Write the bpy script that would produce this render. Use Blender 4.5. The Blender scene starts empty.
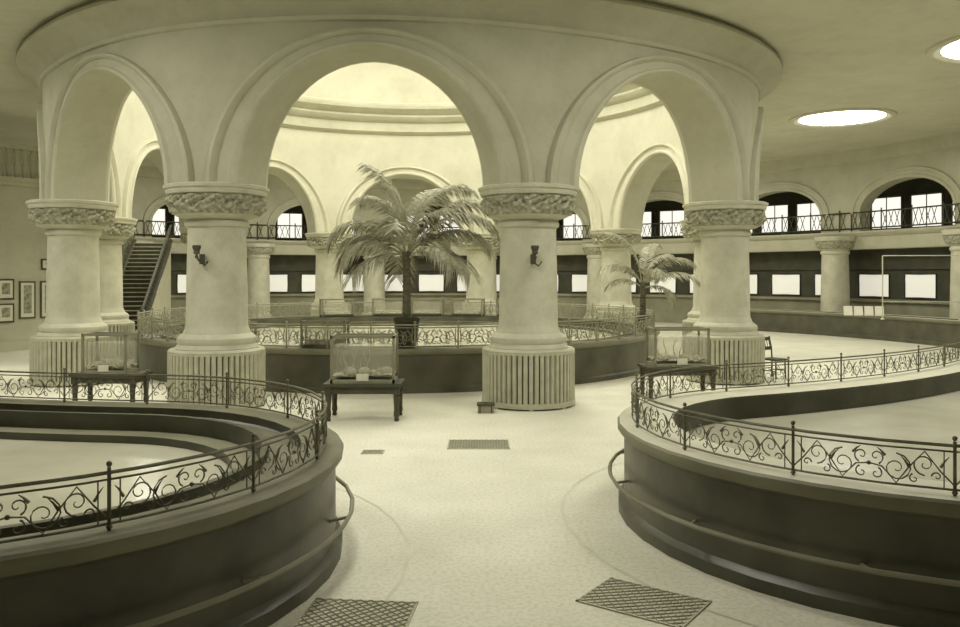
import bpy, random
from math import *
from mathutils import Vector, noise
random.seed(7)
scene=bpy.context.scene
try:
    scene.view_settings.view_transform='Standard'
    scene.view_settings.look='None'
except Exception: pass

# ------------------------------------------------------------------ materials
def tone(v): 
    return (v*1.025, v*.995, v*(.60+.29*v), 1)
def mat(name, v, v2=None, scale=6, rough=.8, bump=0.0, detail=6, bscale=None, metal=0, spec=.3, soil=0):
    m=bpy.data.materials.new(name); m.use_nodes=True
    nt=m.node_tree; b=nt.nodes['Principled BSDF']
    b.inputs['Roughness'].default_value=rough
    b.inputs['Metallic'].default_value=metal
    b.inputs['Specular IOR Level'].default_value=spec
    b.inputs['Base Color'].default_value=tone(v)
    tc=nt.nodes.new('ShaderNodeTexCoord')
    if v2 is not None:
        n=nt.nodes.new('ShaderNodeTexNoise'); n.inputs['Scale'].default_value=scale; n.inputs['Detail'].default_value=detail
        r=nt.nodes.new('ShaderNodeValToRGB')
        r.color_ramp.elements[0].position=.32; r.color_ramp.elements[1].position=.68
        r.color_ramp.elements[0].color=tone(v); r.color_ramp.elements[1].color=tone(v2)
        nt.links.new(tc.outputs['Object'],n.inputs['Vector']); nt.links.new(n.outputs['Fac'],r.inputs['Fac'])
        col=r.outputs['Color']
        if soil:
            n3=nt.nodes.new('ShaderNodeTexNoise'); n3.inputs['Scale'].default_value=soil; n3.inputs['Detail'].default_value=12; n3.inputs['Roughness'].default_value=.75
            r3=nt.nodes.new('ShaderNodeValToRGB'); r3.color_ramp.elements[0].position=.36; r3.color_ramp.elements[1].position=.56
            r3.color_ramp.elements[0].color=(.89,.885,.865,1); r3.color_ramp.elements[1].color=(1,1,1,1)
            mx=nt.nodes.new('ShaderNodeMix'); mx.data_type='RGBA'; mx.blend_type='MULTIPLY'; mx.inputs[0].default_value=1
            nt.links.new(tc.outputs['Object'],n3.inputs['Vector']); nt.links.new(n3.outputs['Fac'],r3.inputs['Fac'])
            nt.links.new(col,mx.inputs[6]); nt.links.new(r3.outputs['Color'],mx.inputs[7]); col=mx.outputs[2]
        nt.links.new(col,b.inputs['Base Color'])
    if bump:
        n2=nt.nodes.new('ShaderNodeTexNoise'); n2.inputs['Scale'].default_value=bscale or scale*5; n2.inputs['Detail'].default_value=4
        bp=nt.nodes.new('ShaderNodeBump'); bp.inputs['Strength'].default_value=bump; bp.inputs['Distance'].default_value=.02
        nt.links.new(tc.outputs['Object'],n2.inputs['Vector']); nt.links.new(n2.outputs['Fac'],bp.inputs['Height'])
        nt.links.new(bp.outputs['Normal'],b.inputs['Normal'])
    return m
def emis(name,v,s):
    m=bpy.data.materials.new(name); m.use_nodes=True
    nt=m.node_tree; b=nt.nodes['Principled BSDF']
    b.inputs['Base Color'].default_value=tone(.6)
    b.inputs['Emission Color'].default_value=(v,v*.98,v*.88,1)
    b.inputs['Emission Strength'].default_value=s
    return m
M_plaster=mat('plaster_outer',.46,.53,.45,.9,.25,bscale=40,soil=1.6)
M_plin=mat('plaster_inner',.60,.65,.5,.9,.15,bscale=40,soil=.9)
M_stone=mat('column_stone',.50,.61,2.2,.8,.4,bscale=60,soil=3.5)
M_carve=mat('capital_carving',.22,.50,14,.85,.7,bscale=30)
M_ceil=mat('ceiling_plaster',.57,.62,.4,.95,soil=1)
M_rad=mat('radiator_paint',.42,.52,5,.5,.1)
M_iron=mat('wrought_iron',.13,.21,8,.5)
M_irong=mat('railing_iron_grey',.26,.36,8,.5)
M_curb=mat('pool_curb_wood',.06,.12,1.6,.4,.2,spec=.5)
M_curb2=mat('pool_curb_trim',.19,.26,2,.5)
M_copl=mat('coping_pale',.55,.64,3,.6)
M_copd=mat('coping_dark',.13,.20,2,.5)
M_water=mat('pool_water',.50,.62,.9,.2,.16,bscale=4,spec=.6)
M_dark=mat('dark_panelling',.05,.08,2,.6)
M_mid=mat('tank_wall_base',.24,.32,1.5,.8)
M_grate=mat('grate_iron',.26,.34,10,.6)
M_gratb=mat('grate_pit',.46,.54,10,.9)
M_band=mat('terrazzo_border',.58,.68,3,.55,.08,bscale=50,spec=.35)
M_wood=mat('dark_wood',.055,.09,4,.5)
M_frame=mat('tank_metal_frame',.26,.34,6,.4)
M_gravel=mat('gravel',.25,.7,40,.9,.5)
M_pot=mat('glazed_pot',.04,.07,4,.35)
M_soil=mat('soil',.05,.09,30,1)
M_leaf=mat('palm_leaf',.28,.50,9,.5,spec=.4)
M_leafs=mat('palm_stem',.40,.50,9,.6)
M_trunk=mat('palm_trunk',.10,.22,18,.9,.6)
M_paper=mat('print_paper',.6,.66,8,.8)
M_ink=mat('print_picture',.16,.42,9,.8)
M_white=mat('white_paint',.75,.8,4,.5)
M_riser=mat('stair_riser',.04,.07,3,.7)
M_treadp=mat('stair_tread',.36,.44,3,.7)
E_sky=emis('skylight_glass',1,7.0)
E_out=emis('ceiling_skylight_glass',1,18)
E_tank=emis('lit_tank_water',1,.5)
E_win=emis('window_frosted_glass',1,1.0)

def mixglass(name,fac,colv,diff):
    M=bpy.data.materials.new(name); M.use_nodes=True
    nt=M.node_tree; nt.nodes.clear()
    o=nt.nodes.new('ShaderNodeOutputMaterial'); mx=nt.nodes.new('ShaderNodeMixShader'); tr=nt.nodes.new('ShaderNodeBsdfTransparent')
    if diff:
        gl=nt.nodes.new('ShaderNodeBsdfDiffuse'); gl.inputs['Color'].default_value=tone(.85)
    else:
        gl=nt.nodes.new('ShaderNodeBsdfGlossy'); gl.inputs['Roughness'].default_value=.05
    mx.inputs[0].default_value=fac
    tr.inputs['Color'].default_value=(colv,colv,colv*.98,1)
    nt.links.new(tr.outputs[0],mx.inputs[1]); nt.links.new(gl.outputs[0],mx.inputs[2]); nt.links.new(mx.outputs[0],o.inputs[0])
    return M
M_glass=mixglass('clear_glass',.10,.97,False)
M_twater=mixglass('tank_water',.22,.92,True)

M_floor=mat('terrazzo_floor',.66,.76,1.1,.55,.08,bscale=50,spec=.35)
nt=M_floor.node_tree; b=nt.nodes['Principled BSDF']
tc=[n for n in nt.nodes if n.type=='TEX_COORD'][0]
ramp=[n for n in nt.nodes if n.type=='VALTORGB'][0]
vo=nt.nodes.new('ShaderNodeTexNoise'); vo.inputs['Scale'].default_value=26; vo.inputs['Detail'].default_value=8
r2=nt.nodes.new('ShaderNodeValToRGB'); r2.color_ramp.elements[0].position=.38; r2.color_ramp.elements[1].position=.55
r2.color_ramp.elements[0].color=(.86,.86,.84,1); r2.color_ramp.elements[1].color=(1,1,1,1)
mm=nt.nodes.new('ShaderNodeMix'); mm.data_type='RGBA'; mm.blend_type='MULTIPLY'; mm.inputs[0].default_value=1
nt.links.new(tc.outputs['Object'],vo.inputs['Vector']); nt.links.new(vo.outputs['Fac'],r2.inputs['Fac'])
nt.links.new(ramp.outputs['Color'],mm.inputs[6]); nt.links.new(r2.outputs['Color'],mm.inputs[7])
nt.links.new(mm.outputs[2],b.inputs['Base Color'])

# ------------------------------------------------------------------ mesh builder
class MB:
    def __init__(s,*mats): s.v=[];s.f=[];s.m=[];s.mats=list(mats)
    def mi(s,m):
        if m not in s.mats: s.mats.append(m)
        return s.mats.index(m)
    def box(s,c,size,m,rz=0,rx=0):
        i=len(s.v); mi=s.mi(m)
        cr,sr=cos(rz),sin(rz)
        for dx in(-.5,.5):
            for dy in(-.5,.5):
                for dz in(-.5,.5):
                    x,y,z=dx*size[0],dy*size[1],dz*size[2]
                    s.v.append((c[0]+x*cr-y*sr,c[1]+x*sr+y*cr,c[2]+z))
        for f in((0,1,3,2),(4,6,7,5),(0,4,5,1),(2,3,7,6),(0,2,6,4),(1,5,7,3)):
            s.f.append(tuple(i+k for k in f)); s.m.append(mi)
    def loops(s,loops,m,close=True,mf=None):
        i=len(s.v); n=len(loops[0])
        for L in loops: s.v.extend(tuple(p) for p in L)
        for a in range(len(loops)-1):
            mi=s.mi(mf(a) if mf else m)
            for k in range(n if close else n-1):
                k2=(k+1)%n
                s.f.append((i+a*n+k,i+a*n+k2,i+(a+1)*n+k2,i+(a+1)*n+k)); s.m.append(mi)
    def lathe(s,prof,c,m,seg=32,mf=None):
        s.loops([[(c[0]+r*cos(2*pi*k/seg),c[1]+r*sin(2*pi*k/seg),c[2]+z) for k in range(seg)] for (z,r) in prof],m,True,mf)
    def tube(s,pts,r,m,sides=5,r2=None,close=False):
        pts=[Vector(p) for p in pts]; n=len(pts); L=[]
        for k,p in enumerate(pts):
            if close: d=pts[(k+1)%n]-pts[k-1]
            else: d=pts[min(k+1,n-1)]-pts[max(k-1,0)]
            if d.length<1e-9: d=Vector((0,0,1))
            d.normalize()
            a=Vector((0,0,1)) if abs(d.z)<.9 else Vector((1,0,0))
            u=d.cross(a).normalized(); w=d.cross(u)
            rr=r if r2 is None else r+(r2-r)*k/(n-1)
            L.append([p+u*rr*cos(2*pi*j/sides)+w*rr*sin(2*pi*j/sides) for j in range(sides)])
        if close: L.append(L[0])
        s.loops(L,m)
        if not close:
            i=len(s.v)-sides*n; mi=s.mi(m)
            s.f.append(tuple(range(i,i+sides))); s.m.append(mi)
            s.f.append(tuple(range(len(s.v)-sides,len(s.v)))); s.m.append(mi)
    def ball(s,c,r,m,seg=8,sz=1):
        s.lathe([(r*sz*sin(a),max(r*cos(a),1e-4)) for a in [(-.5+k/6)*pi for k in range(7)]],c,m,seg)
    def poly(s,pts,m):
        i=len(s.v); s.v.extend(tuple(p) for p in pts); s.f.append(tuple(range(i,i+len(pts)))); s.m.append(s.mi(m))
    def mesh(s,name,smooth=True,ang=35):
        me=bpy.data.meshes.new(name); me.from_pydata(s.v,[],s.f)
        for m in s.mats: me.materials.append(m)
        me.polygons.foreach_set('material_index',s.m)
        me.update()
        if smooth:
            me.polygons.foreach_set('use_smooth',[True]*len(me.polygons))
            try: me.set_sharp_from_angle(angle=radians(ang))
            except Exception: pass
        return me
    def obj(s,name,parent=None,smooth=True,loc=None,rz=0,ang=35):
        o=bpy.data.objects.new(name,s.mesh(name,smooth,ang)); scene.collection.objects.link(o)
        if loc: o.location=loc
        o.rotation_euler[2]=rz
        if parent: o.parent=parent
        return o
def inst(name,me,loc,rz=0,parent=None):
    o=bpy.data.objects.new(name,me); scene.collection.objects.link(o); o.location=loc; o.rotation_euler[2]=rz
    if parent: o.parent=parent
    return o
def empty(name,loc=(0,0,0)):
    o=bpy.data.objects.new(name,None); scene.collection.objects.link(o); o.location=loc; o.empty_display_size=.2; return o

# ------------------------------------------------------------------ layout
C=(-2.22,23.8); R=9.08; T0=20.5
CEIL=7.5
def P(th,r,z): 
    t=radians(th); return (C[0]+r*sin(t),C[1]-r*cos(t),z)
DT=[-.4,0,0,0,1.35,3.4,0,0,0,-1.28]
DR=[0,.26,0,0,0,0,-.3,-.5,-.3,0]
def interp(A,s):
    k=floor(s); f=s-k; f=f*f*(3-2*f)
    return A[k%10]*(1-f)+A[(k+1)%10]*f
def PR(s,rr,z):
    return P(T0+36*s+interp(DT,s),R+interp(DR,s)+rr,z)

# ------------------------------------------------------------------ floor, ceiling
fl=MB(M_floor)
N=96
fl.loops([[P(360*k/N,r,0) for k in range(N)] for r in (.01,6,12,18,26)],M_floor)
fl.obj('floor',smooth=False)
ce=MB(M_ceil)
ce.loops([[PR(k/N*10,.45,CEIL) for k in range(N)],[PR(k/N*10,3,CEIL) for k in range(N)],[PR(k/N*10,8,CEIL) for k in range(N)],[PR(k/N*10,17.5,CEIL) for k in range(N)]],M_ceil)
ce.obj('ceiling',smooth=False)
for k,(th,r_) in enumerate([(101.2,14.2),(67.5,15.0),(33,14.2),(3,15.5),(-27,14.2),(-57,14.2),(134,14.2),(166,14.2),(198,14.2),(230,14.2)]):  # first two skylights are visible; the unseen discs after them are added for light
    w=MB(M_white,E_out)
    c=P(th,r_,CEIL)
    w.lathe([(0,1.62),(-.05,1.60),(-.08,1.5),(-.06,1.42),(-.03,1.34),(-.02,1.30)],(0,0,0),M_ceil,48)
    w.lathe([(-.02,1.30),(-.02,.001)],(0,0,0),E_out,48)
    w.obj('window_%d'%(10+k),loc=c)

# ------------------------------------------------------------------ inner drum with arches
AR=MB(M_plaster,M_plin)
BAY=5.7
a,bq=2.12,2.36; ZS=4.0
na=30
TH=.5
for k in range(10):
    us=[-.5,-.45,-.4]+[-a/BAY*cos(pi*j/na) for j in range(na+1)]+[.4,.45,.5]
    def za(u):
        x=u*BAY
        return ZS+bq*sqrt(max(0,1-(x/a)**2)) if abs(x)<a else ZS
    c=k+.5
    for rr,top,m in((TH,7.15,M_plaster),(-TH,8.05,M_plin)):
        lo=[PR(c+u,rr,za(u)) for u in us]
        L=[lo]
        for f in (.33,.66,1): L.append([PR(c+u,rr,za(u)+(top-za(u))*f) for u in us])
        AR.loops(L,m,close=False)
    L=[]
    for f in [-1,-.5,0,.5,1]: L.append([PR(c+u,f*TH,za(u)) for u in us])
    AR.loops(L,M_plaster,close=False)
    prof=[(0,-.02),(0,.05),(.05,.09),(.12,.09),(.16,.04),(.19,.025),(.40,.025),(.43,.07),(.50,.12),(.57,.11),(.60,.05),(.61,-.02)]
    for side,m in((1,M_plaster),(-1,M_plin)):
        L=[]
        for (rho,e) in prof:
            L.append([PR(c+(-(a+rho)*cos(pi*j/na))/BAY,side*(TH+e),ZS+(bq+rho*.55)*sin(pi*j/na)) for j in range(na+1)])
        AR.loops(L,m,close=False)
AR.obj('wall_arcade',ang=40)
n=120
t1=MB(M_plaster)
prof=[(.5,6.8),(.56,6.82),(.6,6.88),(.58,6.95),(.6,7.02),(.70,7.14),(.84,7.22),(.98,7.27),(1.04,7.31),(1.04,7.37),(.98,7.42),(.9,7.5)]
t1.loops([[PR(k*10/n,r,z) for k in range(n)] for r,z in prof],M_plaster)
t1.obj('trim_1')
t2=MB(M_plin)
prof=[(-.5,7.9),(-.6,7.95),(-.66,8.02),(-.62,8.1),(-.6,8.36),(-.72,8.44),(-.8,8.58),(-.76,8.66),(-.9,8.76),(-1.0,8.86),(-1.0,8.96),(-.85,9.02),(-.75,9.1)]
t2.loops([[PR(k*10/n,r,z) for k in range(n)] for r,z in prof],M_plaster)
t2.obj('trim_2')
t3=MB(M_plin)
prof=[(-.75,9.1),(-.7,9.15),(-.72,10.4),(-.85,11.2),(-1.3,12.0),(-2.1,12.6),(-3.2,12.95),(-3.4,13.0)]
t3.loops([[PR(k*10/n,r,z) for k in range(n)] for r,z in prof],M_plin)
t3.obj('wall_dome')
sk=MB(E_sky,M_iron)
sk.loops([[PR(k*10/n,-3.4,13.0) for k in range(n)],[PR(k*10/n,-9.0,13.4) for k in range(n)]],E_sky)
for k in range(20):
    sk.tube([PR(k*.5,-3.4,12.97),PR(k*.5,-8.9,13.33)],.05,M_white,4)
sk.tube([PR(k*10/n,-5.8,13.12) for k in range(n)],.05,M_white,4,close=True)
sk.obj('window_1',smooth=False)

# ------------------------------------------------------------------ ring columns
def capital(mb,z0,z1,r0,r1,seg=120,amp=.045,rep=14):
    loops=[]; nz=16
    for i in range(nz+1):
        f=i/nz; z=z0+(z1-z0)*f; rb=r0+(r1-r0)*f**.8+.03*sin(pi*f)
        L=[]
        for k in range(seg):
            th=2*pi*k/seg
            d=abs(sin(rep*th/2+2.2*sin(f*pi*1.5)))*.6+abs(sin(rep*th+5*f))*.4
            d+=noise.noise(Vector((cos(th)*5,sin(th)*5,z*9)))*.9
            env=sin(pi*min(1,max(0,f)))**.4
            r=rb+amp*(d-.5)*env*1.4
            L.append((r*cos(th),r*sin(th),z))
        loops.append(L)
    mb.loops(loops,M_carve)
cm=MB(M_stone,M_carve)
cm.lathe([(0,.72),(.95,.72),(1.0,.74),(1.08,.74),(1.12,.71),(1.15,.69),(1.2,.71),(1.26,.70),(1.30,.66),(1.34,.60),(1.38,.585),(1.45,.555),(1.5,.548),(2.4,.535),(3.22,.515),(3.26,.52),(3.28,.56),(3.33,.575),(3.38,.56),(3.40,.54),(3.42,.56),(3.46,.70),(3.49,.75)],(0,0,0),M_stone,64)
capital(cm,3.49,3.85,.755,.83,seg=160,amp=.075,rep=20)
cm.lathe([(3.84,.82),(3.85,.88),(3.90,.90),(3.93,.90),(3.95,.93),(4.0,.94),(4.02,.9),(4.02,.01)],(0,0,0),M_stone,64)
colme=cm.mesh('stone_column')
rm=MB(M_rad)
nr=52
for k in range(nr):
    t=2*pi*k/nr
    x,y=.82*cos(t),.82*sin(t)
    rm.tube([(x,y,.07),(x,y,.3),(x,y,.98)],.043,M_rad,6)
    rm.ball((x,y,.98),.046,M_rad,6); 
rm.lathe([(.03,.80),(.03,.87),(.12,.87),(.12,.80)],(0,0,0),M_rad,64)
rm.lathe([(.97,.74),(.97,.85),(1.03,.86),(1.06,.83),(1.06,.6)],(0,0,0),M_rad,64)
rm.lathe([(.06,.77),(1.0,.77)],(0,0,0),M_dark,48)
for k in range(8):
    t=2*pi*k/8
    rm.box((.82*cos(t),.82*sin(t),.03),(.08,.08,.06),M_rad,t)
radme=rm.mesh('column_radiator')
for k in range(0,-10,-1):
    x,y,_=PR(k,0,0)
    inst('stone_column',colme,(x,y,0),.3*k)
    if k in(0,-1,-2,-9,-3,-8): inst('column_radiator',radme,(x,y,0))
def bracket():
    b=MB(M_iron)
    b.lathe([(-.09,.001),(-.09,.05),(.09,.05),(.09,.001)],(0,0,0),M_dark,10)
    b.tube([(0,0,0),(0,-.12,-.03),(0,-.2,.04),(0,-.2,.10)],.018,M_dark,6)
    b.lathe([(.08,.02),(.1,.06),(.14,.05),(.2,.075),(.24,.07)],(0,-.2,0),M_dark,12)
    b.ball((0,-.2,.04),.035,M_dark)
    b.tube([(0,0,-.05),(0.09,-.08,-.12),(.14,-.06,-.04)],.015,M_dark,5)
    return b.mesh('gas_lamp_bracket')
bme=bracket()
for k,da in((0,.15),(-1,-.45)):
    x,y,_=PR(k,0,0)
    d=Vector((0-x,0-y)).normalized(); ang=atan2(d.y,d.x)+da
    inst('gas_lamp_bracket',bme,(x+.585*cos(ang),y+.585*sin(ang),2.68),ang+pi/2)

# ------------------------------------------------------------------ outer arcade, gallery, tanks
T2=121.2; RO=20.2; NB=21; ST=360/NB
bays=[]
for k in range(NB):
    th=T2+ST*(k+.5)
    d=((th-5.3+180)%360)-180
    if abs(d)>26: bays.append(k)
oc=MB(M_stone,M_carve)
oc.lathe([(0,.72),(.25,.72),(.3,.66),(.4,.66),(.46,.58),(3.22,.52),(3.28,.57),(3.36,.57),(3.40,.54),(3.46,.62)],(0,0,0),M_stone,32)
capital(oc,3.46,3.8,.62,.74,seg=60,amp=.04)
oc.lathe([(3.8,.74),(3.8,.8),(3.98,.82),(3.98,.01)],(0,0,0),M_stone,32)
ocme=oc.mesh('gallery_column')
OW=MB(M_plaster); TW=MB(M_dark,M_mid,M_plaster); TK=MB(E_tank,M_iron); GR=MB(M_iron); BW=MB(M_mid); WN=MB(E_win,M_iron)
BA=2*pi*RO/NB
cols=set()
for k in bays:
    th=T2+ST*(k+.5); cols.add(k%NB); cols.add((k+1)%NB)
    a2,b2,zs=2.1,1.25,4.9
    us=[-.5,-.42]+[-a2/BA*cos(pi*j/20) for j in range(21)]+[.42,.5]
    def zb(u):
        x=u*BA; return zs+b2*sqrt(max(0,1-(x/a2)**2)) if abs(x)<a2 else zs
    for rr in(RO,RO+.6):
        OW.loops([[P(th+u*ST,rr,zb(u)) for u in us],[P(th+u*ST,rr,6.9) for u in us],[P(th+u*ST,rr,CEIL) for u in us]],M_plaster,close=False)
        for sgn in(-1,1):
            OW.loops([[P(th+sgn*u*ST,rr,z) for u in(a2/BA,.42,.5)] for z in(4.15,zs)],M_plaster,close=False)
    OW.loops([[P(th+u*ST,RO+f,zb(u)) for u in us] for f in(0,.6)],M_plaster,close=False)
    for sgn in(-1,1):
        OW.loops([[P(th+sgn*a2/BA*ST,RO+f,z) for f in(0,.6)] for z in(4.15,zs)],M_plaster,close=False)
    L=[]
    for rho,e in[(0,0),(0,.06),(.12,.06),(.14,.03),(.28,.03),(.3,.08),(.4,.08),(.42,0)]:
        L.append([P(th-(a2+rho)*cos(pi*j/20)/BA*ST,RO-e,zs+(b2+rho)*sin(pi*j/20)) for j in range(21)])
    OW.loops(L,M_plaster,close=False)
    ths=[th-ST/2+ST*j/6 for j in range(7)]
    OW.loops([[P(t,r,z) for t in ths] for r,z in[(RO+.8,3.45),(RO-.02,3.45),(RO-.05,3.55),(RO-.03,3.62),(RO-.03,3.95),(RO-.15,4.02),(RO-.2,4.12),(RO-.18,4.18),(25,4.18)]],M_plaster,close=False)
    OW.loops([[P(t,r,z) for t in ths] for r,z in[(RO,7.0),(RO-.08,7.05),(RO-.12,7.15),(RO-.2,7.3),(RO-.3,7.5)]],M_plaster,close=False)
    TW.loops([[P(t,r,z) for t in ths] for r,z in[(21.0,0),(21.0,1.25),(20.85,1.3),(20.85,1.4),(21.0,1.42),(21.0,2.6),(20.9,2.62),(20.9,3.5)]],M_mid,close=False,mf=lambda q:M_mid if q<4 else M_dark)
    for q in range(3):
        tc_=th+(q-1)*ST/3.0; hw=ST/3*.33
        TK.loops([[P(tc_-hw+2*hw*j/3,20.96,z) for j in range(4)] for z in(1.52,2.42)],E_tank,close=False)
        pts=[P(tc_-hw,20.94,1.5),P(tc_,20.93,1.5),P(tc_+hw,20.94,1.5),P(tc_+hw,20.94,2.44),P(tc_,20.93,2.44),P(tc_-hw,20.94,2.44)]
        TK.tube(pts,.035,M_dark,4,close=True)
    for z in(4.3,4.95): GR.tube([P(t,RO-.05,z) for t in ths],.03,M_dark,4)
    nb=22
    for j in range(nb):
        t=th-ST/2+ST*j/nb
        if j%5==0: GR.tube([P(t,RO-.05,4.18),P(t,RO-.05,5.08)],.03,M_dark,4)
        else:
            GR.tube([P(t,RO-.05,4.3),P(t+ST/nb*.8,RO-.05,4.95)],.016,M_dark,4)
            GR.tube([P(t+ST/nb*.8,RO-.05,4.3),P(t,RO-.05,4.95)],.016,M_dark,4)
    for q in range(4):
        tc_=th+(q-1.5)*ST/4; hw=ST/4*.40
        WN.loops([[P(t_,24.94,z) for t_ in(tc_-hw,tc_+hw)] for z in(4.5,5.95)],E_win,close=False)
        for t_ in(tc_-hw,tc_+hw): WN.tube([P(t_,24.9,4.4),P(t_,24.9,6.0)],.07,M_dark,4)
        for z in(4.48,5.98): WN.tube([P(tc_-hw,24.9,z),P(tc_+hw,24.9,z)],.06,M_dark,4)
        WN.tube([P(tc_,24.9,4.5),P(tc_,24.9,6.0)],.025,M_dark,4)
BW.loops([[P(360*j/80,25,z) for j in range(80)] for z in(0,CEIL)],M_dark)
BW.obj('wall_back',smooth=False)
OW.obj('wall_gallery'); TW.obj('wall_tank_front'); TK.obj('wall_aquarium_tanks'); GR.obj('gallery_railing'); WN.obj('window_2')
for k in sorted(cols):
    x,y,_=P(T2+ST*k,RO-.35,0); inst('gallery_column',ocme,(x,y,0))

# ------------------------------------------------------------------ pools
def sector(rc,w,tA,tB,na_=60,nc=20):
    def f(off):
        pts=[]
        q=w+off
        for j in range(na_+1):
            t=tA+(tB-tA)*j/na_; x,y,_=P(t,rc+q,0); pts.append((x,y))
        cx,cy,_=P(tB,rc,0)
        for j in range(1,nc):
            ph=pi*j/nc; t=radians(tB)
            ur=(sin(t),-cos(t)); ut=(cos(t),sin(t))
            pts.append((cx+q*(cos(ph)*ur[0]+sin(ph)*ut[0]),cy+q*(cos(ph)*ur[1]+sin(ph)*ut[1])))
        for j in range(na_+1):
            t=tB-(tB-tA)*j/na_; x,y,_=P(t,rc-q,0); pts.append((x,y))
        cx,cy,_=P(tA,rc,0)
        for j in range(1,nc):
            ph=pi*j/nc; t=radians(tA)
            ur=(sin(t),-cos(t)); ut=(cos(t),sin(t))
            pts.append((cx-q*(cos(ph)*ur[0]+sin(ph)*ut[0]),cy-q*(cos(ph)*ur[1]+sin(ph)*ut[1])))
        return pts
    return f
def circ(r,n_=120):
    def f(off): return [((C[0]+(r+off)*sin(2*pi*k/n_)),(C[1]-(r+off)*cos(2*pi*k/n_))) for k in range(n_)]
    return f
import bisect
class Path:
    def __init__(s,pts):
        s.p=[Vector(p) for p in pts]; s.p.append(s.p[0]); s.c=[0]
        for i in range(len(s.p)-1): s.c.append(s.c[-1]+(s.p[i+1]-s.p[i]).length)
        s.L=s.c[-1]
    def at(s,d):
        d=d%s.L
        i=min(max(bisect.bisect_right(s.c,d)-1,0),len(s.p)-2)
        f=(d-s.c[i])/max(1e-9,s.c[i+1]-s.c[i])
        return s.p[i].lerp(s.p[i+1],f)
def spiral(cx,cz,r,a0,turns,dirn=1,n_=20,rmin=.12):
    out=[]
    for j in range(n_+1):
        f=j/n_; rr=r*(1-(1-rmin)*f); aa=a0+dirn*2*pi*turns*f
        out.append((cx+rr*cos(aa),cz+rr*sin(aa)))
    return out
def railing(name,fn,off,z0,h,m,pitch=.95,parent=None,thick=.009,fine=1):
    mb=MB(m); pa=Path(fn(off)); npan=int(round(pa.L/pitch)); Lp=pa.L/npan
    def W(d,z): 
        q=pa.at(d); return (q.x,q.y,z0+z)
    top=h*.88
    for z,r in((.04,thick*1.2),(top,thick*1.0),(h,thick*1.7)):
        NN=npan*7
        mb.tube([W(pa.L*j/NN,z) for j in range(NN)],r,m,5,close=True)
    for i in range(npan):
        d0=i*Lp
        mb.tube([W(d0,0),W(d0,h+.03)],thick*1.6,m,6)
        mb.ball(W(d0,h+.05),thick*2.6,m,6)
        mb.ball(W(d0,.02),thick*3,m,6,.6)
        for f in(.06,.94): mb.tube([W(d0+Lp*f,.04),W(d0+Lp*f,top)],thick*.7,m,4)
        lo,hi=.04,top; hh=hi-lo; mz=(lo+hi)/2
        for sg in(1,-1):
            X=lambda x: d0+(x if sg==1 else Lp-x)
            for (fx,zz,rr,a0,tn,dr_) in((.17,mz+hh*.10,.30,-pi*.5,1.35,1),(.335,mz-hh*.06,.40,pi*.5,1.6,1),(.455,mz+hh*.20,.20,-pi*.6,1.1,-1),(.455,mz-hh*.26,.17,pi*.6,1.0,1),(.23,mz-hh*.30,.13,pi*.4,1.0,-1),(.10,mz-hh*.2,.13,0,1.0,1)):
                sp=spiral(Lp*fx,zz,hh*rr,a0,tn,dr_,int(14*fine)+5)
                mb.tube([W(X(x),z) for x,z in sp],thick*.85,m,4,r2=thick*.5)
            mb.tube([W(X(x),z) for x,z in[(0,lo+hh*.1),(Lp*.08,lo+hh*.45),(Lp*.17,hi-hh*.05),(Lp*.26,mz),(Lp*.335,lo+.01),(Lp*.42,mz-hh*.05),(Lp*.5,mz)]],thick*.8,m,4)
            for fx,fz,dx,dz in((.26,.5,.05,.28),(.40,.75,.05,.2),(.08,.55,-.05,.3)):
                mb.tube([W(X(Lp*fx),lo+hh*fz),W(X(Lp*(fx+dx*.5)),lo+hh*(fz+dz*.6)),W(X(Lp*(fx+dx)),lo+hh*min(.98,fz+dz))],thick*1.5,m,4,r2=thick*.3)
        mb.ball(W(d0+Lp*.5,mz),thick*2.2,m,6)
    return mb.obj(name,parent)
def foot_rail(fn,z,off,m,parent,step=1.4):
    mb=MB(m); pa=Path(fn(off)); pw=Path(fn(0)); NN=200
    mb.tube([(*pa.at(pa.L*j/NN),z) for j in range(NN)],.02,m,6,close=True)
    n_=int(pa.L/step)
    for j in range(n_):
        q=pa.at(j*pa.L/n_); w_=pw.at(j*pw.L/n_)
        mb.tube([(q.x,q.y,z),(w_.x,w_.y,z-.02)],.014,m,5)
    return mb.obj('foot_rail',parent)
def loops_of(mb,fn,prof,m,mfs=None):
    mb.loops([[(x,y,z) for x,y in fn(o_)] for o_,z in prof],m,True,mfs)
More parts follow.
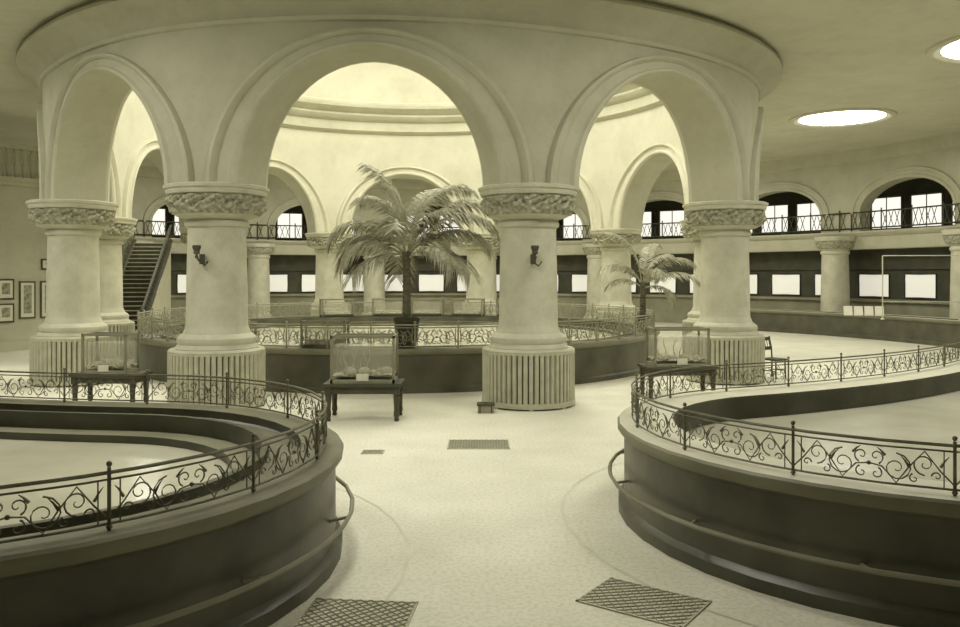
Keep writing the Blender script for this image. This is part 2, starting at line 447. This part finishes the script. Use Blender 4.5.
def pool(fn,cen,kind,h=.9,water=.62,rail_h=.34,railmat=M_iron,pitch=1.05,foot=True,fine=1,cw=.3,thick=.007):
    root=empty('aquarium_pool',(cen[0],cen[1],0))
    inv=(-cen[0],-cen[1],0)
    mb=MB(M_curb)
    wall=[(.06,0),(.06,.10),(.02,.13),(0,.14),(0,h-.15),(.03,h-.12),(.05,h-.09),(.07,h-.06),(.07,h-.02),(.05,h)]
    loops_of(mb,fn,wall,M_curb,lambda q: M_curb2 if q in(5,6,7,8) else M_curb)
    cop=M_copl if kind=='pale' else M_copd
    loops_of(mb,fn,[(.05,h),(-cw,h)],cop)
    if kind=='pale':
        loops_of(mb,fn,[(-cw,h),(-cw-.02,h-.03),(-cw-.02,water-.02)],M_curb)
        wl=-cw-.02
    else:
        loops_of(mb,fn,[(-cw,h),(-cw,h-.08),(-cw-.02,h-.1)],M_curb)
        loops_of(mb,fn,[(-cw-.02,h-.1),(-cw-.28,h-.1)],M_copd)
        loops_of(mb,fn,[(-cw-.28,h-.1),(-cw-.28,h-.02),(-cw-.34,h-.02),(-cw-.34,h-.2)],M_curb)
        loops_of(mb,fn,[(-cw-.34,h-.2),(-cw-.6,h-.2)],M_curb2)
        loops_of(mb,fn,[(-cw-.6,h-.2),(-cw-.6,water-.02)],M_curb)
        wl=-cw-.6
    lp=fn(wl)
    n_=len(lp)
    o_=mb.obj('basin',root); o_.location=inv
    wm=MB(M_water)
    if n_==120:
        wm.poly([(x,y,water) for x,y in lp],M_water)
    else:
        A=61; c_=19
        outer=lp[0:A]; cap1=lp[A:A+c_]; inner=lp[A+c_:A+c_+A]; cap2=lp[A+c_+A:]
        innr=inner[::-1]
        for j in range(A-1):
            wm.poly([(*outer[j],water),(*outer[j+1],water),(*innr[j+1],water),(*innr[j],water)],M_water)
        wm.poly([(*p,water) for p in [outer[-1]]+cap1+[inner[0]]],M_water)
        wm.poly([(*p,water) for p in [inner[-1]]+cap2+[outer[0]]],M_water)
    w_=wm.obj('water',root,smooth=False); w_.location=inv
    if rail_h:
        r_=railing('scroll_railing',fn,-.08,h,rail_h,railmat,pitch,root,thick=thick,fine=fine); r_.location=inv
    if foot:
        f_=foot_rail(fn,.38,.15,M_curb2,root); f_.location=inv
    return root
F_L=sector(17.1,2.8,-48,-6.1); F_R=sector(17.0,2.8,22.4,58); F_C=circ(7.2)
pool(F_L,P(-20,17.1,0),'dark')
pool(F_R,P(35,17,0),'pale',cw=.5)
central=pool(F_C,(C[0],C[1],0),'round',rail_h=.48,railmat=M_irong,pitch=.9,foot=False,fine=.5,cw=.35,thick=.012)
pool(sector(18.7,.55,80,131),P(105,18.7,0),'pale',rail_h=0,foot=False,cw=.2)
for i,(fn,o1,o2) in enumerate(((F_L,.62,.65),(F_R,.62,.65),(F_C,.6,.66))):
    bd=MB(M_band); loops_of(bd,fn,[(o1,.004),(o2,.004)],M_band); bd.obj('trim_%d'%(10+i),smooth=False)

# ------------------------------------------------------------------ floor grates
def grate(cx,cy,w,d,rz,pitch=.055):
    g=MB(M_grate,M_gratb)
    g.box((0,0,.004),(w,d,.004),M_gratb)
    for sx in(-1,1): g.box((sx*w/2,0,.006),(.02,d+.02,.008),M_gratb)
    for sy in(-1,1): g.box((0,sy*d/2,.006),(w+.02,.02,.008),M_gratb)
    L=w+d
    for s_ in(1,-1):
        k=-L
        while k<L:
            pts=[]
            for x in(-w/2,w/2):
                y=s_*x+k
                if abs(y)<=d/2: pts.append((x,y))
            for y in(-d/2,d/2):
                x=(y-k)/s_
                if abs(x)<w/2: pts.append((x,y))
            if len(pts)>=2: g.tube([(*pts[0],.009),(*pts[1],.009)],.005,M_grate,4)
            k+=pitch*1.4
    g.obj('floor_grate',loc=(cx,cy,0),rz=rz)
grate(1.2,6.02,.8,.55,-.62)
grate(-.86,5.78,.75,.5,-.1)
grate(-.02,11.6,.85,.6,0)
grate(-1.45,11.1,.28,.22,0)

# ------------------------------------------------------------------ tanks on tables
def tank_table(cx,cy,w,d,ht,hz,rz=0,tw=None):
    root=empty('aquarium_display_table',(cx,cy,0)); root.rotation_euler[2]=rz
    tw=tw or w+.2; td=d+.14
    t=MB(M_wood)
    t.box((0,0,ht-.025),(tw,td,.05),M_wood)
    t.box((0,-td/2+.06,ht-.11),(tw-.12,.03,.12),M_wood); t.box((0,td/2-.06,ht-.11),(tw-.12,.03,.12),M_wood)
    for sx in(-1,1):
        t.box((sx*(tw/2-.07),0,ht-.11),(.03,td-.12,.12),M_wood)
        for sy in(-1,1):
            x,y=sx*(tw/2-.08),sy*(td/2-.08)
            t.box((x,y,ht-.12),(.1,.1,.14),M_wood)
            t.lathe([(0,.03),(.02,.045),(.06,.035),(.1,.05),(.2,.042),(.35,.05),(ht-.2,.052)],(x,y,0),M_wood,10)
    t.obj('table',root)
    g=MB(M_frame)
    z0=ht+.0; z1=ht+hz
    g.box((0,0,z0+.03),(w,d,.06),M_frame)
    for sx in(-1,1):
        for sy in(-1,1): g.box((sx*(w/2-.02),sy*(d/2-.02),(z0+z1)/2),(.04,.04,hz),M_curb2)
        g.box((sx*(w/2-.02),0,z1-.02),(.04,d,.045),M_curb2)
    for sy in(-1,1):
        g.box((0,sy*(d/2-.02),z1-.02),(w,.04,.045),M_curb2)
    g.obj('tank_frame',root)
    gl_=MB(M_glass)
    x,y=w/2-.02,d/2-.02
    for pts in([(-x,-y),(x,-y)],[(-x,y),(x,y)],[(-x,-y),(-x,y)],[(x,-y),(x,y)]):
        (xa,ya),(xb,yb)=pts
        gl_.poly([(xa,ya,z0+.05),(xb,yb,z0+.05),(xb,yb,z1-.04),(xa,ya,z1-.04)],M_glass)
    gl_.obj('tank_glass',root,smooth=False)
    wt=MB(M_twater); wt.box((0,0,(z0+.1+z1-.16)/2),(w-.07,d-.07,hz-.28),M_twater); wt.obj('tank_water',root,smooth=False)
    q=MB(M_gravel)
    nx,ny=24,12; L=[]
    for j in range(ny+1):
        L.append([(-x+2*x*i/nx,-y+2*y*j/ny,z0+.12+.06*noise.noise(Vector((i*.3,j*.3,cx)))+.02*random.random()) for i in range(nx+1)])
    q.loops(L,M_gravel,close=False)
    for k in range(9):
        q.ball((random.uniform(-x*.8,x*.8),random.uniform(-y*.6,y*.6),z0+.16),random.uniform(.05,.12),M_gravel,8,.8)
    for k in range(9):
        bx,by=random.uniform(-x*.8,x*.8),random.uniform(-y*.6,y*.6)
        q.tube([(bx+.03*sin(j+k),by,z0+.1+j*.07) for j in range(7)],.014,M_leaf,4,r2=.003)
    q.obj('gravel_bed',root)
    l=MB(M_paper); l.box((0,-d/2-.005,z0+.1),(.2,.01,.12),M_paper); l.obj('label_card',root)
    return root
tank_table(-1.93,13.75,1.06,.6,.62,.78,.0,1.28)
tank_table(-6.75,15.0,.85,.5,.62,.72,-.1,1.25)
tank_table(3.9,16.2,1.1,.6,.62,.74,.08,1.4)
def small_case(th,r,w=.7,d=.4,h=.45,z=.9):
    x,y,_=P(th,r,0)
    g=MB(M_wood,M_glass,M_paper)
    g.box((0,0,.03),(w,d,.06),M_wood)
    for sx in(-1,1):
        for sy in(-1,1): g.box((sx*(w/2-.02),sy*(d/2-.02),h/2),(.045,.045,h),M_curb2)
    for sy in(-1,1): g.box((0,sy*(d/2-.02),h-.02),(w,.045,.045),M_curb2)
    for sx in(-1,1): g.box((sx*(w/2-.02),0,h-.02),(.045,d,.045),M_curb2)
    for sx in(-1,1): g.poly([(sx*(w/2-.02),-d/2,.05),(sx*(w/2-.02),d/2,.05),(sx*(w/2-.02),d/2,h),(sx*(w/2-.02),-d/2,h)],M_glass)
    for sy in(-1,1): g.poly([(-w/2,sy*(d/2-.02),.05),(w/2,sy*(d/2-.02),.05),(w/2,sy*(d/2-.02),h),(-w/2,sy*(d/2-.02),h)],M_glass)
    g.box((0,0,h*.5),(w*.86,d*.6,h*.6),M_twater)
    g.box((0,0,.12),(w*.8,d*.7,.1),M_gravel)
    g.obj('glass_specimen_case',parent=None,loc=(x,y,z),rz=radians(th),smooth=False)
small_case(-8,6.98,.95,.3,.55,.905)
small_case(-25,6.98,.8,.3,.5,.905)
for th in(206,178,190,165,150): small_case(th,6.85,1.2,.4,.62,.905)

x,y,_=PR(0,0,0)
bx=MB(M_wood)
bx.box((0,0,.07),(.28,.22,.14),M_frame); bx.box((0,0,.15),(.31,.25,.03),M_wood); bx.box((0,0,.175),(.1,.03,.02),M_iron)
for sx in(-1,1):
    bx.box((sx*.1,-.113,.07),(.02,.008,.13),M_wood)
bx.obj('wooden_box',loc=(x-.8,y-.95,0),smooth=False)

def chair(cx,cy,rz):
    c=MB(M_wood)
    c.box((0,0,.44),(.42,.42,.04),M_wood)
    for sx in(-1,1):
        c.tube([(sx*.18,-.18,0),(sx*.17,-.17,.43)],.02,M_wood,6)
        c.tube([(sx*.19,.2,0),(sx*.17,.18,.44),(sx*.17,.2,.7),(sx*.16,.26,.95)],.02,M_wood,6)
        c.tube([(sx*.175,-.175,.18),(sx*.18,.19,.18)],.012,M_wood,5)
    for yy in(-.175,.19): c.tube([(-.17,yy,.22),(.17,yy,.22)],.012,M_wood,5)
    for z_,yy in((.9,.245),(.68,.2)): c.box((0,yy,z_),(.36,.022,.08),M_wood)
    for i in range(4): c.tube([(-.12+.08*i,.2,.68),(-.12+.08*i,.24,.9)],.009,M_wood,5)
    c.obj('wooden_chair',loc=(cx,cy,0),rz=rz)
chair(6.85,19.1,.6)

# ------------------------------------------------------------------ palms
def palm(x,y,z,pot_r,pot_h,trunk_h,fl_,nf,seed,curl=95,fix=None,lf=.26):
    rnd=random.Random(seed)
    root=empty('potted_palm',(x,y,z))
    p=MB(M_pot)
    p.lathe([(0,.001),(0,pot_r*.72),(pot_h*.05,pot_r*.74),(pot_h*.5,pot_r*.9),(pot_h*.85,pot_r*.97),(pot_h*.86,pot_r*1.04),(pot_h,pot_r*1.06),(pot_h,pot_r*.92),(pot_h*.9,pot_r*.9)],(0,0,0),M_pot,28)
    p.lathe([(pot_h*.9,pot_r*.9),(pot_h*.92,.001)],(0,0,0),M_soil,28)
    p.obj('pot',root)
    t=MB(M_trunk)
    prof=[]
    nn=26
    for i in range(nn+1):
        f=i/nn; prof.append((pot_h*.88+trunk_h*f,(.085-.02*f+ (.012 if i%2 else 0)+.05*max(0,.15-f))*1.0+(.04*max(0,f-.85)/.15)))
    prof.append((pot_h*.88+trunk_h+.03,.01))
    t.lathe(prof,(0,0,0),M_trunk,12)
    t.obj('trunk',root)
    fr=MB(M_leaf,M_leafs)
    zb_=pot_h*.88+trunk_h-.05
    specs=[]
    for i in range(nf):
        f=i/nf
        specs.append((i*2.39996+rnd.uniform(-.2,.2),80-68*f+rnd.uniform(-6,6),fl_*(1-.2*f)*rnd.uniform(.9,1.08),.12*f,curl))
    if fix:
        for az,el,L,cu in fix: specs.append((radians(az),el,L,0,cu))
    for az,el,L,dz,cu in specs:
        el=radians(el)
        pos=Vector((.04*cos(az),.04*sin(az),zb_-dz)); e=el; pts=[pos.copy()]; dirs=[]
        ns=22
        for j in range(ns):
            g=j/ns
            e-=radians(cu)/ns*(.25+1.5*g)
            e=max(e,-1.3)
            d=Vector((cos(e)*cos(az),cos(e)*sin(az),sin(e)))
            pos=pos+d*L/ns; pts.append(pos.copy()); dirs.append(d)
        dirs.append(dirs[-1])
        fr.tube(pts,.018,M_leafs,4,r2=.005)
        side=Vector((-sin(az),cos(az),0))
        nl=int(26*L)
        for q in range(nl):
            g=.16+.84*q/nl; s_=g*ns; j=min(int(s_),ns-1); ff=s_-j
            b0=pts[j].lerp(pts[j+1],ff); d=dirs[j]
            ll=fl_*lf*(sin(pi*min(1,(g-.1)/.95))**.5+.15)*rnd.uniform(.85,1.1)
            for sg in(-1,1):
                dd=(side*sg*.8+d*.7+Vector((0,0,rnd.uniform(-.25,.1)))).normalized()
                m1=b0+dd*ll*.5; m1.z-=ll*.08
                e1=b0+dd*ll*.90; e1.z-=ll*.45
                wv=d*.021
                fr.poly([b0-wv*.5,b0+wv*.5,m1+wv,m1-wv],M_leaf)
                fr.poly([m1-wv,m1+wv,e1+wv*.1],M_leaf)
    fr.obj('fronds',root,smooth=False)
    return root
palm(-1.52,17.0,.905,.27,.62,1.42,1.75,7,3,115,fix=[(165,93,2.2,70),(150,86,2.0,110),(60,82,2.2,90),(20,88,2.3,110),(0,70,2.5,125),(12,45,2.0,105),(-12,58,2.2,110),(185,60,2.0,135),(200,30,1.6,110),(160,45,1.8,120),(-30,15,1.7,80),(215,5,1.4,70)],lf=.34)
palm(4.35,21.9,.905,.2,.4,.95,1.3,6,8,100,fix=[(0,62,1.7,110),(-15,35,1.6,90),(180,65,1.4,120),(170,88,1.8,80),(60,80,1.7,90)],lf=.3)

# ------------------------------------------------------------------ left side: landing block wall, prints, staircase
lw=MB(M_plaster)
A_=Vector((-17.5,22.6)); B_=Vector((-13.6,27.6))
dv=(B_-A_); ln=dv.length; rz=atan2(dv.y,dv.x); mid=(A_+B_)/2
nrm=Vector((sin(rz),-cos(rz)))
lw.box((0,0.15,2.7),(ln,.3,5.4),M_plaster)
lw.box((0,0.1,.15),(ln,.42,.3),M_plaster)
lw.box((0,0.1,5.3),(ln+.1,.5,.12),M_plaster); lw.box((0,0.1,5.42),(ln+.2,.62,.14),M_plaster)
for i in range(26):
    lw.lathe([(0,.05),(.05,.09),(.35,.11),(.6,.05),(.85,.09),(.95,.07)],(-ln/2+ln*(i+.5)/26,.1,5.49),M_plaster,8)
lw.box((0,.1,6.5),(ln+.1,.4,.16),M_plaster)
lw.obj('wall_left',loc=(mid.x,mid.y,0),rz=rz)
def print_frame(u,z,w,h):
    f=MB(M_wood,M_paper,M_ink)
    f.box((0,0,0),(w,.03,h),M_wood)
    f.box((0,-.018,0),(w-.1,.012,h-.1),M_paper)
    f.box((0,-.026,.02),(w-.26,.008,h-.3),M_ink)
    p_=mid+dv.normalized()*u+nrm*.03
    f.obj('framed_print',loc=(p_.x,p_.y,z),rz=rz,smooth=False)
for u,z,w,h in((.95,1.95,.5,.65),(.95,1.2,.5,.6),(1.6,1.6,.5,1.2),(2.25,1.6,.5,1.2),(2.2,2.75,.35,.35)): print_frame(u,z,w,h)

st=MB(M_copl,M_riser,M_wood)
S0=Vector((-13.35,30.4)); S1=Vector((-14.25,35.7)); sv=S1-S0; sl=sv.length; srz=atan2(sv.y,sv.x)-pi/2
ns=22; SW=1.4; SH=3.8
for i in range(ns):
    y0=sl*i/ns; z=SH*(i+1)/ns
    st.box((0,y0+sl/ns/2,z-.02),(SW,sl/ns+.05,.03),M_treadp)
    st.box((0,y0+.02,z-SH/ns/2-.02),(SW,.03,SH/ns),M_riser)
for sx in(-1,1):
    x_=sx*(SW/2+.05)
    st.poly([(x_,0,0),(x_,sl,SH-.3),(x_,sl,SH+.12),(x_,0,.35)],M_wood)
    st.tube([(x_,0,.28),(x_,sl,SH+.1)],.09,M_wood,6)
    st.tube([(x_,-.05,.95),(x_,sl,SH+.75)],.06,M_wood,6)
    for i in range(0,ns+1):
        y_=sl*i/ns; st.tube([(x_,y_,SH*i/ns+.2),(x_,y_,(SH-.15)*i/ns+.95)],.02,M_wood,4)
    st.box((x_,-.05,.5),(.16,.16,1.0),M_wood); st.ball((x_,-.05,1.06),.1,M_wood,10)
    st.poly([(x_*1.01,0,0),(x_*1.01,sl,0),(x_*1.01,sl,SH-.3)],M_plaster)
st.box((0,sl+.4,SH-.1),(SW+.2,.9,.2),M_plaster)
st.obj('staircase',loc=(S0.x,S0.y,0),rz=srz,smooth=False)

wf=MB(M_white)
pts=[(0,0,.9),(0,0,3.05),(2.5,0,3.05),(2.5,0,.9)]
wf.tube(pts[:2],.02,M_copl,6); wf.tube(pts[1:3],.02,M_copl,6); wf.tube(pts[2:],.02,M_copl,6)
wf.tube([(0,0,1.5),(2.5,0,1.5)],.015,M_copl,6)
for xx in(0,2.5): wf.lathe([(.9,.07),(.93,.07),(.95,.03)],(xx,0,0),M_copl,10)
wf.obj('pipe_frame',loc=(13.55,27.6,0),rz=-.1)
lc=MB(M_white)
for i in range(4): 
    lc.poly([(i*.35,0,.02),(i*.35+.3,0,.02),(i*.35+.3,.12,.35),(i*.35,.12,.35)],M_white); lc.box((i*.35+.15,.1,.15),(.28,.02,.3),M_white)
lc.obj('label_stand',loc=(13.4,30.2,.905),rz=-.3,smooth=False)

# ------------------------------------------------------------------ world + camera
w=bpy.data.worlds.new('World'); scene.world=w; w.use_nodes=True
w.node_tree.nodes['Background'].inputs[0].default_value=(1,1,.9,1); w.node_tree.nodes['Background'].inputs[1].default_value=.6
cd=bpy.data.cameras.new('cam'); cam=bpy.data.objects.new('camera',cd); scene.collection.objects.link(cam)
cam.location=(0,0,2.4); cam.rotation_euler=(pi/2,0,0)
cd.sensor_width=36; cd.lens=36*820/960; cd.shift_y=-(313.5-275)/960; cd.clip_end=200
scene.camera=cam
